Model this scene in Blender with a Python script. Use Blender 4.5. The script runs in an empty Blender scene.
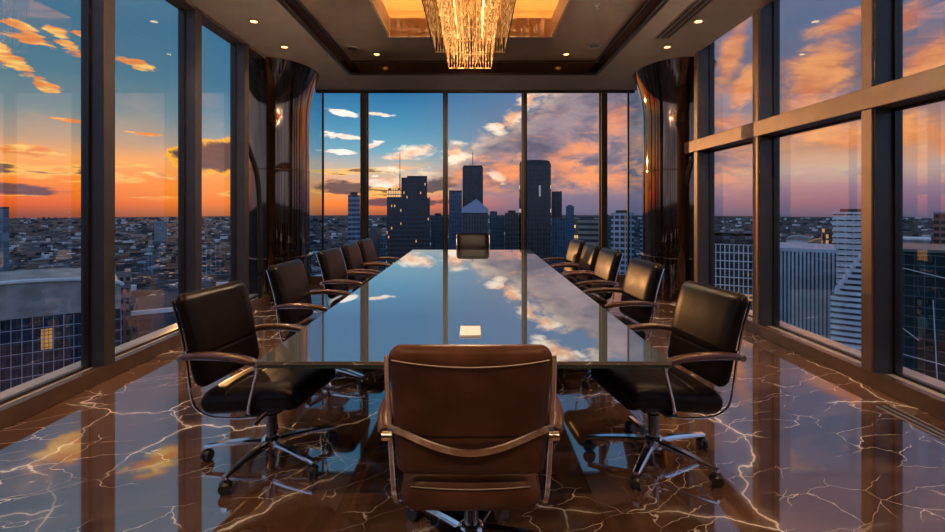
import bpy, bmesh, math, random
from mathutils import Vector, Matrix
PI = math.pi
R = math.radians
random.seed(7)
S = bpy.context.scene
C = S.collection
F = 500.0            # focal length in pixels of the 945x532 frame
PX, PY = 474.0, 206.0
EYE = 1.435

# ------------------------------------------------------------------ node helpers
def lin(c):
    f = lambda v: (v/12.92 if v <= .04045 else ((v+.055)/1.055)**2.4)
    return tuple(f(v/255) for v in c[:3]) + (1.0,)

class E:
    """a float socket with arithmetic"""
    def __init__(s, nt, sock): s.nt, s.s = nt, sock
    def op(s, o, *a, clamp=False):
        n = s.nt.nodes.new('ShaderNodeMath'); n.operation = o; n.use_clamp = clamp
        for i, v in enumerate((s,)+a):
            if isinstance(v, E): s.nt.links.new(v.s, n.inputs[i])
            else: n.inputs[i].default_value = v
        return E(s.nt, n.outputs[0])
    def __add__(s, o): return s.op('ADD', o)
    __radd__ = __add__
    def __sub__(s, o): return s.op('SUBTRACT', o)
    def __rsub__(s, o): return s.op('MULTIPLY', -1.0).op('ADD', o)
    def __mul__(s, o): return s.op('MULTIPLY', o)
    __rmul__ = __mul__
    def __truediv__(s, o): return s.op('DIVIDE', o)
    def gt(s, o): return s.op('GREATER_THAN', o)
    def lt(s, o): return s.op('LESS_THAN', o)
    def abs(s): return s.op('ABSOLUTE')
    def floor(s): return s.op('FLOOR')
    def frac(s): return s.op('FRACT')
    def pow(s, p): return s.op('POWER', p)
    def mx(s, o): return s.op('MAXIMUM', o)
    def mn(s, o): return s.op('MINIMUM', o)
    def ss(s, a, b):
        n = s.nt.nodes.new('ShaderNodeMapRange'); n.interpolation_type = 'SMOOTHSTEP'
        s.nt.links.new(s.s, n.inputs[0])
        n.inputs[1].default_value = a; n.inputs[2].default_value = b
        return E(s.nt, n.outputs[0])
    def bump(s, c, w):           # 1 at c, 0 beyond +-w
        return ((s - c)/w).abs().ss(1.0, 0.0) if False else 1 - ((s - c)/w).abs().ss(0.0, 1.0)

def comb(nt, x, y, z=0.0):
    n = nt.nodes.new('ShaderNodeCombineXYZ')
    for i, v in enumerate((x, y, z)):
        if isinstance(v, E): nt.links.new(v.s, n.inputs[i])
        else: n.inputs[i].default_value = v
    return n.outputs[0]
def sep(nt, sock):
    n = nt.nodes.new('ShaderNodeSeparateXYZ'); nt.links.new(sock, n.inputs[0])
    return [E(nt, o) for o in n.outputs]
def noise(nt, vec, scale=1, detail=4, rough=.5, dist=0.0):
    n = nt.nodes.new('ShaderNodeTexNoise')
    if vec is not None: nt.links.new(vec, n.inputs['Vector'])
    n.inputs['Scale'].default_value = scale; n.inputs['Detail'].default_value = detail
    n.inputs['Roughness'].default_value = rough; n.inputs['Distortion'].default_value = dist
    return E(nt, n.outputs[0])
def noise_col(nt, vec, scale=1, detail=4):
    n = nt.nodes.new('ShaderNodeTexNoise')
    nt.links.new(vec, n.inputs['Vector']); n.inputs['Scale'].default_value = scale; n.inputs['Detail'].default_value = detail
    return n.outputs['Color']
def voro_edge(nt, vec, scale):
    n = nt.nodes.new('ShaderNodeTexVoronoi'); n.feature = 'DISTANCE_TO_EDGE'
    nt.links.new(vec, n.inputs['Vector']); n.inputs['Scale'].default_value = scale
    return E(nt, n.outputs[0])
def white(nt, vec):
    n = nt.nodes.new('ShaderNodeTexWhiteNoise'); nt.links.new(vec, n.inputs['Vector'])
    return E(nt, n.outputs[0])
def mixc(nt, fac, a, b):
    n = nt.nodes.new('ShaderNodeMix'); n.data_type = 'RGBA'
    if isinstance(fac, E): nt.links.new(fac.s, n.inputs[0])
    else: n.inputs[0].default_value = fac
    for i, v in ((6, a), (7, b)):
        if isinstance(v, (tuple, list)): n.inputs[i].default_value = v
        else: nt.links.new(v, n.inputs[i])
    return n.outputs[2]
def ramp(nt, fac, stops):
    n = nt.nodes.new('ShaderNodeValToRGB'); nt.links.new(fac.s, n.inputs[0])
    el = n.color_ramp.elements
    while len(el) < len(stops): el.new(.5)
    for e, (p, c) in zip(el, stops): e.position = p; e.color = c
    return n.outputs[0]
def vadd(nt, a, b, k=1.0):
    m = nt.nodes.new('ShaderNodeVectorMath'); m.operation = 'MULTIPLY_ADD'
    nt.links.new(b, m.inputs[0]); m.inputs[1].default_value = (k, k, k); nt.links.new(a, m.inputs[2])
    return m.outputs[0]

def newmat(name):
    m = bpy.data.materials.new(name); m.use_nodes = True
    nt = m.node_tree; b = nt.nodes['Principled BSDF']
    return m, nt, b
def put(nt, b, key, v):
    s = b.inputs[key]
    if isinstance(v, E): nt.links.new(v.s, s)
    elif hasattr(v, 'is_output'): nt.links.new(v, s)
    else: s.default_value = v
def pmat(name, col, rough=.5, metal=0.0, ior=1.5, noise_amt=0.0, nscale=20, bump=0.0, emit=None, estr=0.0):
    m, nt, b = newmat(name)
    put(nt, b, 'Roughness', rough); put(nt, b, 'Metallic', metal); put(nt, b, 'IOR', ior)
    tc = nt.nodes.new('ShaderNodeTexCoord').outputs['Object']
    if noise_amt or bump:
        nz = noise(nt, tc, nscale, 4)
        if noise_amt:
            lo = tuple(v*(1-noise_amt) for v in col[:3])+(1,); hi = tuple(min(1, v*(1+noise_amt)) for v in col[:3])+(1,)
            put(nt, b, 'Base Color', mixc(nt, nz.ss(.3, .7), lo, hi))
        else: put(nt, b, 'Base Color', col)
        if bump:
            bp = nt.nodes.new('ShaderNodeBump'); bp.inputs['Strength'].default_value = bump; bp.inputs['Distance'].default_value = .002
            nt.links.new(nz.s, bp.inputs['Height']); nt.links.new(bp.outputs[0], b.inputs['Normal'])
    else: put(nt, b, 'Base Color', col)
    if emit:
        put(nt, b, 'Emission Color', emit); put(nt, b, 'Emission Strength', estr)
    return m

# ------------------------------------------------------------------ mesh helpers
def bm_new(): return bmesh.new()
def box(bm, x0, x1, y0, y1, z0, z1, bevel=0.0, seg=2):
    r = bmesh.ops.create_cube(bm, size=1.0)
    vs = r['verts']
    for v in vs:
        v.co = Vector(((x0+x1)/2 + v.co.x*(x1-x0), (y0+y1)/2 + v.co.y*(y1-y0), (z0+z1)/2 + v.co.z*(z1-z0)))
    if bevel:
        es = list({e for v in vs for e in v.link_edges})
        bmesh.ops.bevel(bm, geom=es, offset=bevel, segments=seg, affect='EDGES', profile=.5)
    return bm
def prism(bm, pts, z0, z1):
    a = [bm.verts.new((x, y, z0)) for x, y in pts]; b = [bm.verts.new((x, y, z1)) for x, y in pts]
    n = len(pts)
    bm.faces.new(a[::-1]); bm.faces.new(b)
    for i in range(n): bm.faces.new((a[i], a[(i+1) % n], b[(i+1) % n], b[i]))
def prism_y(bm, pts, y0, y1):          # outline in x,z pushed along y
    a = [bm.verts.new((x, y0, z)) for x, z in pts]; b = [bm.verts.new((x, y1, z)) for x, z in pts]
    n = len(pts)
    bm.faces.new(a); bm.faces.new(b[::-1])
    for i in range(n): bm.faces.new((b[i], b[(i+1) % n], a[(i+1) % n], a[i]))
def lathe(bm, prof, n=24, cx=0, cy=0, rx=1.0, ry=1.0):   # prof: (r,z) bottom to top
    rings = []
    for r, z in prof:
        rings.append([bm.verts.new((cx+r*rx*math.cos(2*PI*k/n), cy+r*ry*math.sin(2*PI*k/n), z)) for k in range(n)])
    for a, b in zip(rings, rings[1:]):
        for k in range(n): bm.faces.new((a[k], a[(k+1) % n], b[(k+1) % n], b[k]))
    bm.faces.new(rings[0][::-1]); bm.faces.new(rings[-1])
def catmull(pts, n=6):
    P = [Vector(p) for p in pts]; P = [2*P[0]-P[1]] + P + [2*P[-1]-P[-2]]
    out = []
    for i in range(1, len(P)-2):
        a, b, c, d = P[i-1:i+3]
        for k in range(n):
            t = k/n
            out.append(.5*((2*b)+(c-a)*t+(2*a-5*b+4*c-d)*t*t+(3*b-a-3*c+d)*t**3))
    out.append(P[-2]); return out
def tube(bm, pts, w, h=None, up=(0, 0, 1), n=10, taper=None):
    """sweep: round (h None) or a flat rounded section w across, h along the up-ish normal"""
    pts = [Vector(p) for p in pts]; up = Vector(up); rings = []
    for i, p in enumerate(pts):
        t = (pts[min(i+1, len(pts)-1)] - pts[max(i-1, 0)]).normalized()
        s = t.cross(up)
        if s.length < 1e-4: s = t.cross(Vector((0.3, 1, 0.2)))
        s.normalize(); u = s.cross(t).normalized()
        k = taper[i] if taper else 1.0
        ring = []
        if h is None:
            for j in range(n):
                a = 2*PI*j/n; ring.append(bm.verts.new(p + (s*math.cos(a)+u*math.sin(a))*w*k))
        else:
            c = min(w, h)*.28
            for sx, sy in ((-w/2+c, -h/2), (w/2-c, -h/2), (w/2, -h/2+c), (w/2, h/2-c), (w/2-c, h/2), (-w/2+c, h/2), (-w/2, h/2-c), (-w/2, -h/2+c)):
                ring.append(bm.verts.new(p + s*sx*k + u*sy*k))
        rings.append(ring)
    m = len(rings[0])
    for a, b in zip(rings, rings[1:]):
        for j in range(m): bm.faces.new((a[j], a[(j+1) % m], b[(j+1) % m], b[j]))
    bm.faces.new(rings[0][::-1]); bm.faces.new(rings[-1])
def pad(bm, path, hw, th, nrm_sign=1, seams=(), puff=.18, endr=.05, corner=.05, hwtop=None):
    """upholstered pad: centre line in (y,z), half width hw, thickness th, piped grooves at seams (0..1)"""
    P = catmull([(0, y, z) for y, z in path], 12)
    L = [0]
    for a, b in zip(P, P[1:]): L.append(L[-1]+(b-a).length)
    T = L[-1]
    # extra end samples
    samples = []
    M = 44
    ss_ = sorted(set([T*i/M for i in range(M+1)] + [endr*(1-math.cos(PI/2*k/7)) for k in range(7)] + [T-endr*(1-math.cos(PI/2*k/7)) for k in range(7)]
          + [T*s+o for s in seams for o in (-.012, -.006, 0, .006, .012)]))
    ss_ = [s for s in ss_ if 0 <= s <= T]
    def at(s):
        for i in range(len(L)-1):
            if L[i+1] >= s: break
        k = (s-L[i])/max(1e-9, L[i+1]-L[i])
        p = P[i].lerp(P[i+1], k); t = (P[i+1]-P[i]).normalized()
        return p, t
    rings = []
    for s in ss_:
        p, t = at(s)
        nv = Vector((0, -t.z, t.y))*nrm_sign
        de = min(s, T-s)
        f = math.sqrt(max(0, 1-(1-min(1, de/endr))**2)); f = max(f, .04)
        w = (hw if hwtop is None else hw+(hwtop-hw)*s/T) - corner*(1-f)
        g = min([1]+[abs(s-T*q)/.012 for q in seams]); g = min(1, g)
        tt = th*f*(.86+.14*g)
        r = tt/2
        ring = []
        K = 10
        xs = [-(w-r)+2*(w-r)*k/K for k in range(K+1)]
        for x in xs: ring.append((x, r*(1+puff*(1-(x/w)**2)*f)))
        for k in range(1, 6):
            a = PI/2-PI*k/6; ring.append((w-r+r*math.cos(a), r*math.sin(a)))
        for x in xs[::-1]: ring.append((x, -r*(1+.35*puff*(1-(x/w)**2)*f)))
        for k in range(1, 6):
            a = -PI/2-PI*k/6; ring.append((-(w-r)+r*math.cos(a), r*math.sin(a)))
        rings.append([bm.verts.new(Vector((x, p.y, p.z)) + nv*q) for x, q in ring])
    m = len(rings[0])
    for a, b in zip(rings, rings[1:]):
        for j in range(m): bm.faces.new((a[j], a[(j+1) % m], b[(j+1) % m], b[j]))
    bm.faces.new(rings[0][::-1]); bm.faces.new(rings[-1])

def link(name, bm, mat, parent=None, smooth=35, loc=None):
    me = bpy.data.meshes.new(name)
    bmesh.ops.recalc_face_normals(bm, faces=bm.faces[:])
    bm.to_mesh(me); bm.free()
    if smooth:
        for p in me.polygons: p.use_smooth = True
        me.set_sharp_from_angle(angle=R(smooth))
    me.materials.append(mat)
    o = bpy.data.objects.new(name, me); C.objects.link(o)
    if parent: o.parent = parent
    if loc: o.location = loc
    return o
def tag(o, label=None, cat=None, group=None, kind=None):
    if label: o['label'] = label
    if cat: o['category'] = cat
    if group: o['group'] = group
    if kind: o['kind'] = kind
    return o
def thing(name, label, cat, loc=(0, 0, 0), rz=0.0, group=None):
    o = bpy.data.objects.new(name, None); C.objects.link(o)
    o.location = loc; o.rotation_euler = (0, 0, rz); o.empty_display_size = .1
    return tag(o, label, cat, group)
def struct(name, bm, mat, parent=None, smooth=0, label=None):
    o = link(name, bm, mat, parent, smooth)
    if not parent: o['kind'] = 'structure'
    if label: o['label'] = label
    return o
def bx(*a, **k):
    bm = bm_new(); box(bm, *a, **k); return bm
def dup(root, loc, rz, label, group=None):
    r = root.copy(); C.objects.link(r); r.location = loc; r.rotation_euler = (0, 0, rz); r['label'] = label
    if group: r['group'] = group
    for ch in list(root.children):
        c = ch.copy(); C.objects.link(c); c.parent = r
        for g in list(ch.children):
            d = g.copy(); C.objects.link(d); d.parent = c
    return r

# ------------------------------------------------------------------ materials
def mat_leather(name, lo, hi):
    m, nt, b = newmat(name)
    tc = nt.nodes.new('ShaderNodeTexCoord').outputs['Object']
    big = noise(nt, tc, 5, 3)
    put(nt, b, 'Base Color', mixc(nt, big.ss(.3, .75), lo, hi))
    put(nt, b, 'Roughness', big.ss(.2, .8)*.10 + .27)
    put(nt, b, 'IOR', 1.45); put(nt, b, 'Specular IOR Level', .15)
    v = nt.nodes.new('ShaderNodeTexVoronoi'); nt.links.new(tc, v.inputs['Vector']); v.inputs['Scale'].default_value = 260
    bp = nt.nodes.new('ShaderNodeBump'); bp.inputs['Strength'].default_value = .12; bp.inputs['Distance'].default_value = .001
    nt.links.new(v.outputs['Distance'], bp.inputs['Height']); 
    bp2 = nt.nodes.new('ShaderNodeBump'); bp2.inputs['Strength'].default_value = .25; bp2.inputs['Distance'].default_value = .006
    nt.links.new(noise(nt, tc, 7, 3).s, bp2.inputs['Height']); nt.links.new(bp.outputs[0], bp2.inputs['Normal'])
    nt.links.new(bp2.outputs[0], b.inputs['Normal'])
    return m
LEATHER = mat_leather('black_brown_leather', (.0055, .0042, .004, 1), (.012, .0078, .0066, 1))
WARMLITLEATHER = mat_leather('warm_lit_leather', (.060, .026, .015, 1), (.115, .048, .026, 1))  # the dark leather again, warm lamp light painted in as brown
CHROME = pmat('chrome', (.90, .89, .88, 1), .12, 1.0)
DARKCHROME = pmat('dark_polished_metal', (.20, .19, .19, 1), .18, 1.0)
BLACK = pmat('black_plastic', (.012, .012, .013, 1), .35)
THREAD = pmat('pale_thread', (.38, .30, .24, 1), .7)
ARMLEATHER = pmat('arm_leather', (.075, .030, .015, 1), .28, 0, 1.6, .25, 12, .1)

def mat_floor():
    m, nt, b = newmat('polished_marble')
    tc = nt.nodes.new('ShaderNodeTexCoord').outputs['Object']
    x, y, z = sep(nt, tc)
    warp = noise_col(nt, tc, .9, 4)
    v1 = vadd(nt, tc, warp, 1.5)
    base = noise(nt, v1, .55, 5, .6)
    col = mixc(nt, base.ss(.32, .7), (.032, .016, .010, 1), (.15, .074, .041, 1))
    # bedding streaks running along the slab
    st = noise(nt, comb(nt, x*.7 + y*.35, y*1.9 - x*.9, 0), 2.2, 6, .65, .6)
    col = mixc(nt, st.ss(.45, .75)*.6, col, (.19, .11, .068, 1))
    # veins: two scales of warped cell borders, gated by noise so they break up
    e1 = voro_edge(nt, vadd(nt, vadd(nt, tc, warp, .9), noise_col(nt, tc, 7, 3), .10), .95)
    g1 = noise(nt, tc, 1.1, 2).ss(.38, .56)
    vein1 = (1 - e1.ss(0.0, .009))*g1
    halo = (1 - e1.ss(0.0, .05))*g1*.16
    str_v = comb(nt, x*.55 + y*.30, y*1.5 - x*.75, 0)
    e2 = voro_edge(nt, vadd(nt, vadd(nt, str_v, noise_col(nt, tc, 1.6, 4), .55), noise_col(nt, tc, 14, 2), .05), 3.2)
    g2 = noise(nt, tc, 2.3, 2).ss(.42, .58)
    vein2 = (1 - e2.ss(0.0, .013))*g2*.75
    ve = (vein1.mx(vein2) + halo).mn(1.0)
    col = mixc(nt, ve, col, (.92, .82, .72, 1))
    # slab joints
    jx = ((x/1.2 + .5).frac() - .5).abs(); jy = ((y/1.2).frac() - .5).abs()
    j = jx.mx(jy).gt(.4985)
    col = mixc(nt, j*.7, col, (.01, .006, .004, 1))
    put(nt, b, 'Base Color', col)
    put(nt, b, 'Roughness', noise(nt, tc, 3, 3).ss(.2, .8)*.03 + .025)
    put(nt, b, 'IOR', 4.4)
    return m
FLOOR = mat_floor()
def mat_table():
    m, nt, b = newmat('dark_mirror_glass')
    put(nt, b, 'Base Color', (.58, .66, .70, 1)); put(nt, b, 'Roughness', .012); put(nt, b, 'Metallic', .9)
    return m
TABLE = mat_table()
TEDGE = pmat('glass_edge', (.02, .05, .055, 1), .08, 0, 1.8)
CEIL = pmat('ceiling_paint', (.46, .385, .35, 1), .55, 0, 1.45, .05, 3)
TRAY = pmat('tray_ceiling_lacquer', (.34, .245, .20, 1), .25, 0, 1.5, .06, 2)
COVE = pmat('cove_paint', (.58, .40, .26, 1), .5, 0, 1.45, .05, 3)
BRONZE = pmat('polished_bronze_panel', (.11, .060, .032, 1), .13, .85)
DARKTRIM = pmat('dark_trim', (.012, .009, .008, 1), .3)
MULL = pmat('mullion_anodised', (.050, .046, .050, 1), .34, .35, 1.5, .12, 6)
MULLTAN = pmat('transom_anodised', (.13, .085, .062, 1), .36, .35, 1.5, .1, 6)
SILL = pmat('sill_stone', (.44, .39, .36, 1), .16, 0, 1.6, .12, 4)
CURB = pmat('curb_bronze', (.13, .078, .05, 1), .24, .45, 1.5, .15, 5)
def mat_column():
    m, nt, b = newmat('dark_lacquered_column')
    tc = nt.nodes.new('ShaderNodeTexCoord').outputs['Object']
    x, y, z = sep(nt, tc)
    n = noise(nt, comb(nt, x*6, y*6, z*.5), 2, 4)
    put(nt, b, 'Base Color', mixc(nt, n.ss(.3, .7), (.13, .092, .07, 1), (.24, .165, .12, 1)))
    put(nt, b, 'Metallic', .97); put(nt, b, 'Roughness', .04)
    return m
COLUMN = mat_column()
WOOD = pmat('dark_wood_panel', (.06, .03, .018, 1), .3, 0, 1.5, .35, 5)
def mat_glass(name='clear_pane', tint=(.985, .99, .995, 1), ior=1.42):
    m = bpy.data.materials.new(name); m.use_nodes = True; nt = m.node_tree; nt.nodes.clear()
    o = nt.nodes.new('ShaderNodeOutputMaterial'); t = nt.nodes.new('ShaderNodeBsdfTransparent'); t.inputs[0].default_value = tint
    g = nt.nodes.new('ShaderNodeBsdfGlossy'); g.inputs['Roughness'].default_value = 0.0; g.inputs[0].default_value = (.9, .95, 1, 1)
    fr = nt.nodes.new('ShaderNodeFresnel'); fr.inputs[0].default_value = ior
    tc = nt.nodes.new('ShaderNodeTexCoord').outputs['Object']
    k = E(nt, fr.outputs[0])*(noise(nt, tc, .6, 2)*.1 + .14)
    mx = nt.nodes.new('ShaderNodeMixShader'); nt.links.new(k.s, mx.inputs[0]); nt.links.new(t.outputs[0], mx.inputs[1]); nt.links.new(g.outputs[0], mx.inputs[2])
    nt.links.new(mx.outputs[0], o.inputs[0]); return m
GLASS = mat_glass()
CGLASS = mat_glass('curved_pane', (.72, .82, .88, 1), 1.8)
def emis(name, col, s):
    m, nt, b = newmat(name)
    put(nt, b, 'Base Color', (.02, .02, .02, 1)); put(nt, b, 'Emission Color', col); put(nt, b, 'Emission Strength', s)
    return m
WARM = (1.0, .50, .16, 1)
DOWN = emis('downlight_lens', (1.0, .55, .18, 1), 5.0)
LED = emis('cove_led', (1.0, .53, .14, 1), 26.0)
def mat_crystal(name, s):
    m, nt, b = newmat(name)
    tc = nt.nodes.new('ShaderNodeTexCoord').outputs['Object']
    x, y, z = sep(nt, tc)
    bead = ((z*30).frac() - .5).abs().ss(.5, .1)
    tw = white(nt, comb(nt, (x*26).floor(), (y*26).floor(), (z*30).floor()))
    put(nt, b, 'Base Color', (.06, .03, .012, 1)); put(nt, b, 'Roughness', .15); put(nt, b, 'IOR', 1.3)
    put(nt, b, 'Emission Color', mixc(nt, tw.pow(3.0), (1, .30, .05, 1), (1, .54, .17, 1)))
    put(nt, b, 'Emission Strength', (tw.pow(3.0)*2.6 + .35)*s)
    return m
CRY_OUT = mat_crystal('outer_crystal', .28)
CRY_IN = mat_crystal('inner_crystal', .58)
LAMP = emis('lamp_filament', (1.0, .58, .18, 1), 3.5)
PAPER = pmat('paper', (.75, .72, .68, 1), .45)

# ------------------------------------------------------------------ world sky
def make_world():
    w = bpy.data.worlds.new('evening_sky'); S.world = w; w.use_nodes = True
    nt = w.node_tree; nt.nodes.clear()
    out = nt.nodes.new('ShaderNodeOutputWorld'); bg = nt.nodes.new('ShaderNodeBackground')
    nt.links.new(bg.outputs[0], out.inputs[0])
    tc = nt.nodes.new('ShaderNodeTexCoord').outputs['Generated']
    x, y, z = sep(nt, tc)
    az = x.op('ARCTAN2', y)*(180/PI)                       # degrees right of the room's long axis
    e = z/((x*x + y*y).op('SQRT') + 1e-4)                  # tangent of the elevation
    f = ((e + .05)/.55).op('MAXIMUM', 0.0).op('MINIMUM', 1.0)
    P = lambda v: (v+.05)/.55
    def rm(st): return ramp(nt, f, [(P(v), lin(c)) for v, c in st])
    left = rm([(-.03, (95, 52, 46)), (-.012, (140, 66, 50)), (.006, (226, 88, 36)), (.04, (248, 132, 44)), (.075, (242, 164, 92)), (.105, (176, 150, 128)), (.15, (118, 136, 138)), (.215, (82, 120, 138)), (.30, (66, 110, 136)), (.5, (96, 132, 152))])
    cenl = rm([(-.03, (100, 62, 56)), (-.012, (170, 92, 66)), (.006, (240, 122, 62)), (.032, (238, 160, 108)), (.065, (190, 176, 160)), (.108, (112, 160, 178)), (.16, (74, 136, 170)), (.22, (44, 108, 152)), (.32, (48, 112, 150)), (.5, (66, 116, 150))])
    cenr = rm([(-.03, (70, 66, 84)), (-.012, (104, 98, 122)), (.01, (120, 106, 128)), (.05, (140, 116, 128)), (.1, (132, 120, 134)), (.17, (108, 116, 138)), (.23, (82, 112, 148)), (.32, (70, 112, 148)), (.5, (72, 112, 146))])
    right = rm([(-.03, (64, 64, 84)), (-.012, (96, 90, 114)), (.009, (126, 100, 122)), (.03, (146, 118, 134)), (.06, (180, 158, 148)), (.10, (200, 142, 106)), (.16, (138, 112, 116)), (.23, (106, 106, 124)), (.31, (92, 108, 140)), (.5, (118, 106, 122))])
    col = mixc(nt, az.ss(-36, -14), left, cenl)
    col = mixc(nt, az.ss(-10, 9), col, cenr)
    col = mixc(nt, az.ss(14, 34), col, right)
    # ---- glow round the set sun
    gl = (1 - ((az + 27)/22).abs().ss(0, 1))*(1 - ((e - .03)/.09).abs().ss(0, 1))
    col = mixc(nt, gl*.55, col, lin((255, 150, 44)))
    # ---- soft orange veil on the far right
    pv = comb(nt, az*.055, e*9.0, 0)
    big = noise(nt, vadd(nt, pv, noise_col(nt, pv, 1.3, 3), .7), 1.25, 6, .58)
    gR = az.ss(17, 27)
    lane = 1 - ((e - .16)/.13).abs().ss(.25, 1)
    col = mixc(nt, (big.ss(.46, .66)*lane*gR).mn(.92), col, lin((228, 128, 72)))
    col = mixc(nt, (big.ss(.42, .30)*gR*e.ss(.07, .13)*.75), col, lin((92, 78, 92)))
    # ---- the tall cloud bank: centre to right
    pc = comb(nt, az*.11, e*14.0, 3.0)
    n1 = noise(nt, vadd(nt, pc, noise_col(nt, pc, 2.0, 4), .5), 1.15, 7, .6)
    edge = az + 12.0 - e*82.0 + (n1 - .5)*22.0
    body = edge.ss(0.0, 3.2)*e.ss(.005, .05)*(1 - az.ss(22, 34))*(1 - e.ss(.30, .42))
    n2 = noise(nt, vadd(nt, pc, noise_col(nt, pc, 1.2, 4), .9), 1.6, 6, .6)
    grey = mixc(nt, n2.ss(.3, .7), lin((92, 88, 106)), lin((158, 136, 140)))
    hot = n2.ss(.47, .64)*(1 - ((e - .075)/.075).abs().ss(.25, 1))*az.ss(1, 6)
    hot2 = noise(nt, comb(nt, az*.09, e*16.0, 9.0), 1.7, 5, .6).ss(.5, .68)*(1 - ((e - .09)/.11).abs().ss(.3, 1))
    grey = mixc(nt, hot.mx(hot2*.8), grey, lin((246, 152, 98)))
    rim = (1 - edge.ss(1.5, 7.5))*(n1.ss(.40, .62))
    grey = mixc(nt, rim*.9, grey, lin((255, 222, 186)))
    col = mixc(nt, body*.93, col, grey)
    # ---- low banded clouds in front of the glow, left
    pb = comb(nt, az*.10, e*46.0, 5.0)
    nb = noise(nt, vadd(nt, pb, noise_col(nt, pb, 1.4, 4), .35), 1.0, 6, .58)
    lowm = (1 - ((e - .045)/.05).abs().ss(.4, 1))*(1 - az.ss(-9, 0))*e.ss(.006, .014)
    d = nb - .59
    col = mixc(nt, d.ss(-.06, .0)*lowm*.75, col, lin((255, 190, 92)))
    col = mixc(nt, d.ss(.0, .05)*lowm*.88, col, lin((88, 62, 66)))
    # cumulus puff at the third left pane
    pp = comb(nt, az*.30, e*26.0, 1.0)
    npf = noise(nt, pp, 1.6, 6, .6)
    puff = 1 - (((az + 27.2)/4.6).pow(2.0) + ((e - .088)/.034).pow(2.0)).op('SQRT') + (npf - .5)*1.3
    col = mixc(nt, puff.ss(.02, .18), col, lin((255, 176, 60)))
    col = mixc(nt, puff.ss(.2, .42), col, lin((104, 72, 66)))
    # ---- small clouds, each with its own bearing and height
    def blobs(lst, namp, nv, lo, hi):
        m = None
        for px, py, wp, hp, sl in lst:
            c = math.cos(math.atan((px-PX)/F)); a0 = math.degrees(math.atan((px-PX)/F)); e0 = (PY-py)/F*c
            w_ = math.degrees(wp/F*c*c); h_ = hp/F*c
            da = az - a0
            q = ((da/w_).pow(2.0) + ((e - e0 + da*(sl*h_/w_))/h_).pow(2.0)).op('SQRT')
            m = (1 - q) if m is None else m.mx(1 - q)
        return (m + (nv - .5)*namp).ss(lo, hi)
    ps = comb(nt, az*.20 + e*6.0, e*44.0 - az*.05, 2.0)
    nw = noise(nt, vadd(nt, ps, noise_col(nt, ps, 1.5, 4), .5), 1.5, 7, .62)
    gold = blobs([(8, 58, 32, 20, .8), (18, 26, 34, 9, .8), (66, 42, 30, 13, 1.2), (48, 87, 24, 9, .5), (78, 121, 36, 3.5, .6), (140, 65, 34, 7, .5), (132, 132, 36, 3.5, .6), (28, 40, 40, 6, .6), (84, 34, 14, 5, 0),
                  (-60, 40, 60, 30, .5), (-40, 110, 50, 10, .4), (60, -40, 60, 26, .3), (160, -50, 50, 16, .3), (160, 176, 40, 7, .3), (20, 150, 60, 8, 0), (-60, -60, 80, 30, .2)], 2.7, nw, .34, .58)
    gc = mixc(nt, noise(nt, ps, 2.2, 4).ss(.35, .6), lin((255, 204, 110)), lin((226, 132, 70)))
    col = mixc(nt, gold*.95, col, gc)
    pale = blobs([(342, 113, 30, 4.5, 1.3), (346, 137, 30, 5, .5), (340, 152, 36, 3.5, .3), (378, 114, 24, 3.5, 0), (372, 146, 18, 6, -.8), (395, 40, 40, 14, .5), (330, 30, 46, 12, .5), (425, 60, 36, 8, .3), (380, 182, 46, 8, 0), (300, -30, 60, 14, .5), (430, -30, 60, 18, .4)], 2.6, nw, .34, .60)
    col = mixc(nt, pale*.95, col, mixc(nt, nw.ss(.4, .62), lin((236, 200, 176)), lin((252, 240, 226))))
    dk = blobs([(345, 187, 34, 9, .2), (22, 190, 60, 8, .4), (436, 186, 26, 9, -.6), (405, 202, 50, 6, 0)], 1.6, nw, .10, .40)
    col = mixc(nt, dk*.9, col, lin((82, 68, 76)))
    # cream heads and burning flanks of the bank
    pk = comb(nt, az*.20, e*22.0, 7.0)
    nk = noise(nt, vadd(nt, pk, noise_col(nt, pk, 1.8, 4), .7), 1.5, 7, .62)
    cream = blobs([(414, 152, 44, 10, -.8), (402, 168, 46, 6, -.3), (398, 158, 34, 5, 0), (455, 152, 22, 18, 0), (512, 118, 24, 16, -.8), (498, 126, 18, 10, 0), (528, 100, 22, 14, -.8), (546, 88, 24, 12, -.6), (497, 177, 16, 9, .8), (560, 60, 40, 20, -.6)], 2.1, nk, .30, .80)
    col = mixc(nt, cream*.85, col, mixc(nt, nk.ss(.42, .6), lin((250, 176, 122)), lin((255, 232, 204))))
    burn = blobs([(508, 173, 28, 20, .5), (566, 170, 34, 26, .6), (592, 178, 32, 14, .2), (575, 150, 36, 12, -.8), (462, 176, 30, 14, 0), (545, 172, 22, 18, 0), (615, 120, 30, 30, 0)], 1.6, nk, .24, .95)
    col = mixc(nt, burn*.62, col, lin((250, 152, 92)))
    pr = comb(nt, az*.10 + e*5.0, e*13.0 - az*.03, 4.0)
    nr = noise(nt, vadd(nt, pr, noise_col(nt, pr, 1.6, 4), .8), 1.5, 7, .6)
    flame = blobs([(733, 50, 26, 40, -.9), (742, 90, 22, 26, -.6), (728, 122, 40, 16, 0), (815, 82, 58, 56, -.7), (800, 122, 66, 22, .3), (905, 20, 50, 26, -.4), (838, 138, 60, 22, .4), (905, 132, 60, 26, .2), (960, 140, 70, 26, .2), (930, 60, 60, 30, -.4), (850, 20, 60, 20, -.5)], 1.8, nr, .18, .80)
    col = mixc(nt, flame*.8, col, mixc(nt, nr.ss(.35, .65), lin((206, 112, 66)), lin((248, 164, 96))))
    # ---- the sky behind the room: clear blue dusk; and the dome overhead
    beh = az.abs().ss(58, 105)
    bcol = ramp(nt, e.ss(-.05, .9), [(0.0, lin((150, 158, 186))), (.3, lin((150, 172, 212))), (1.0, lin((110, 146, 196)))])
    col = mixc(nt, beh, col, bcol)
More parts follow.
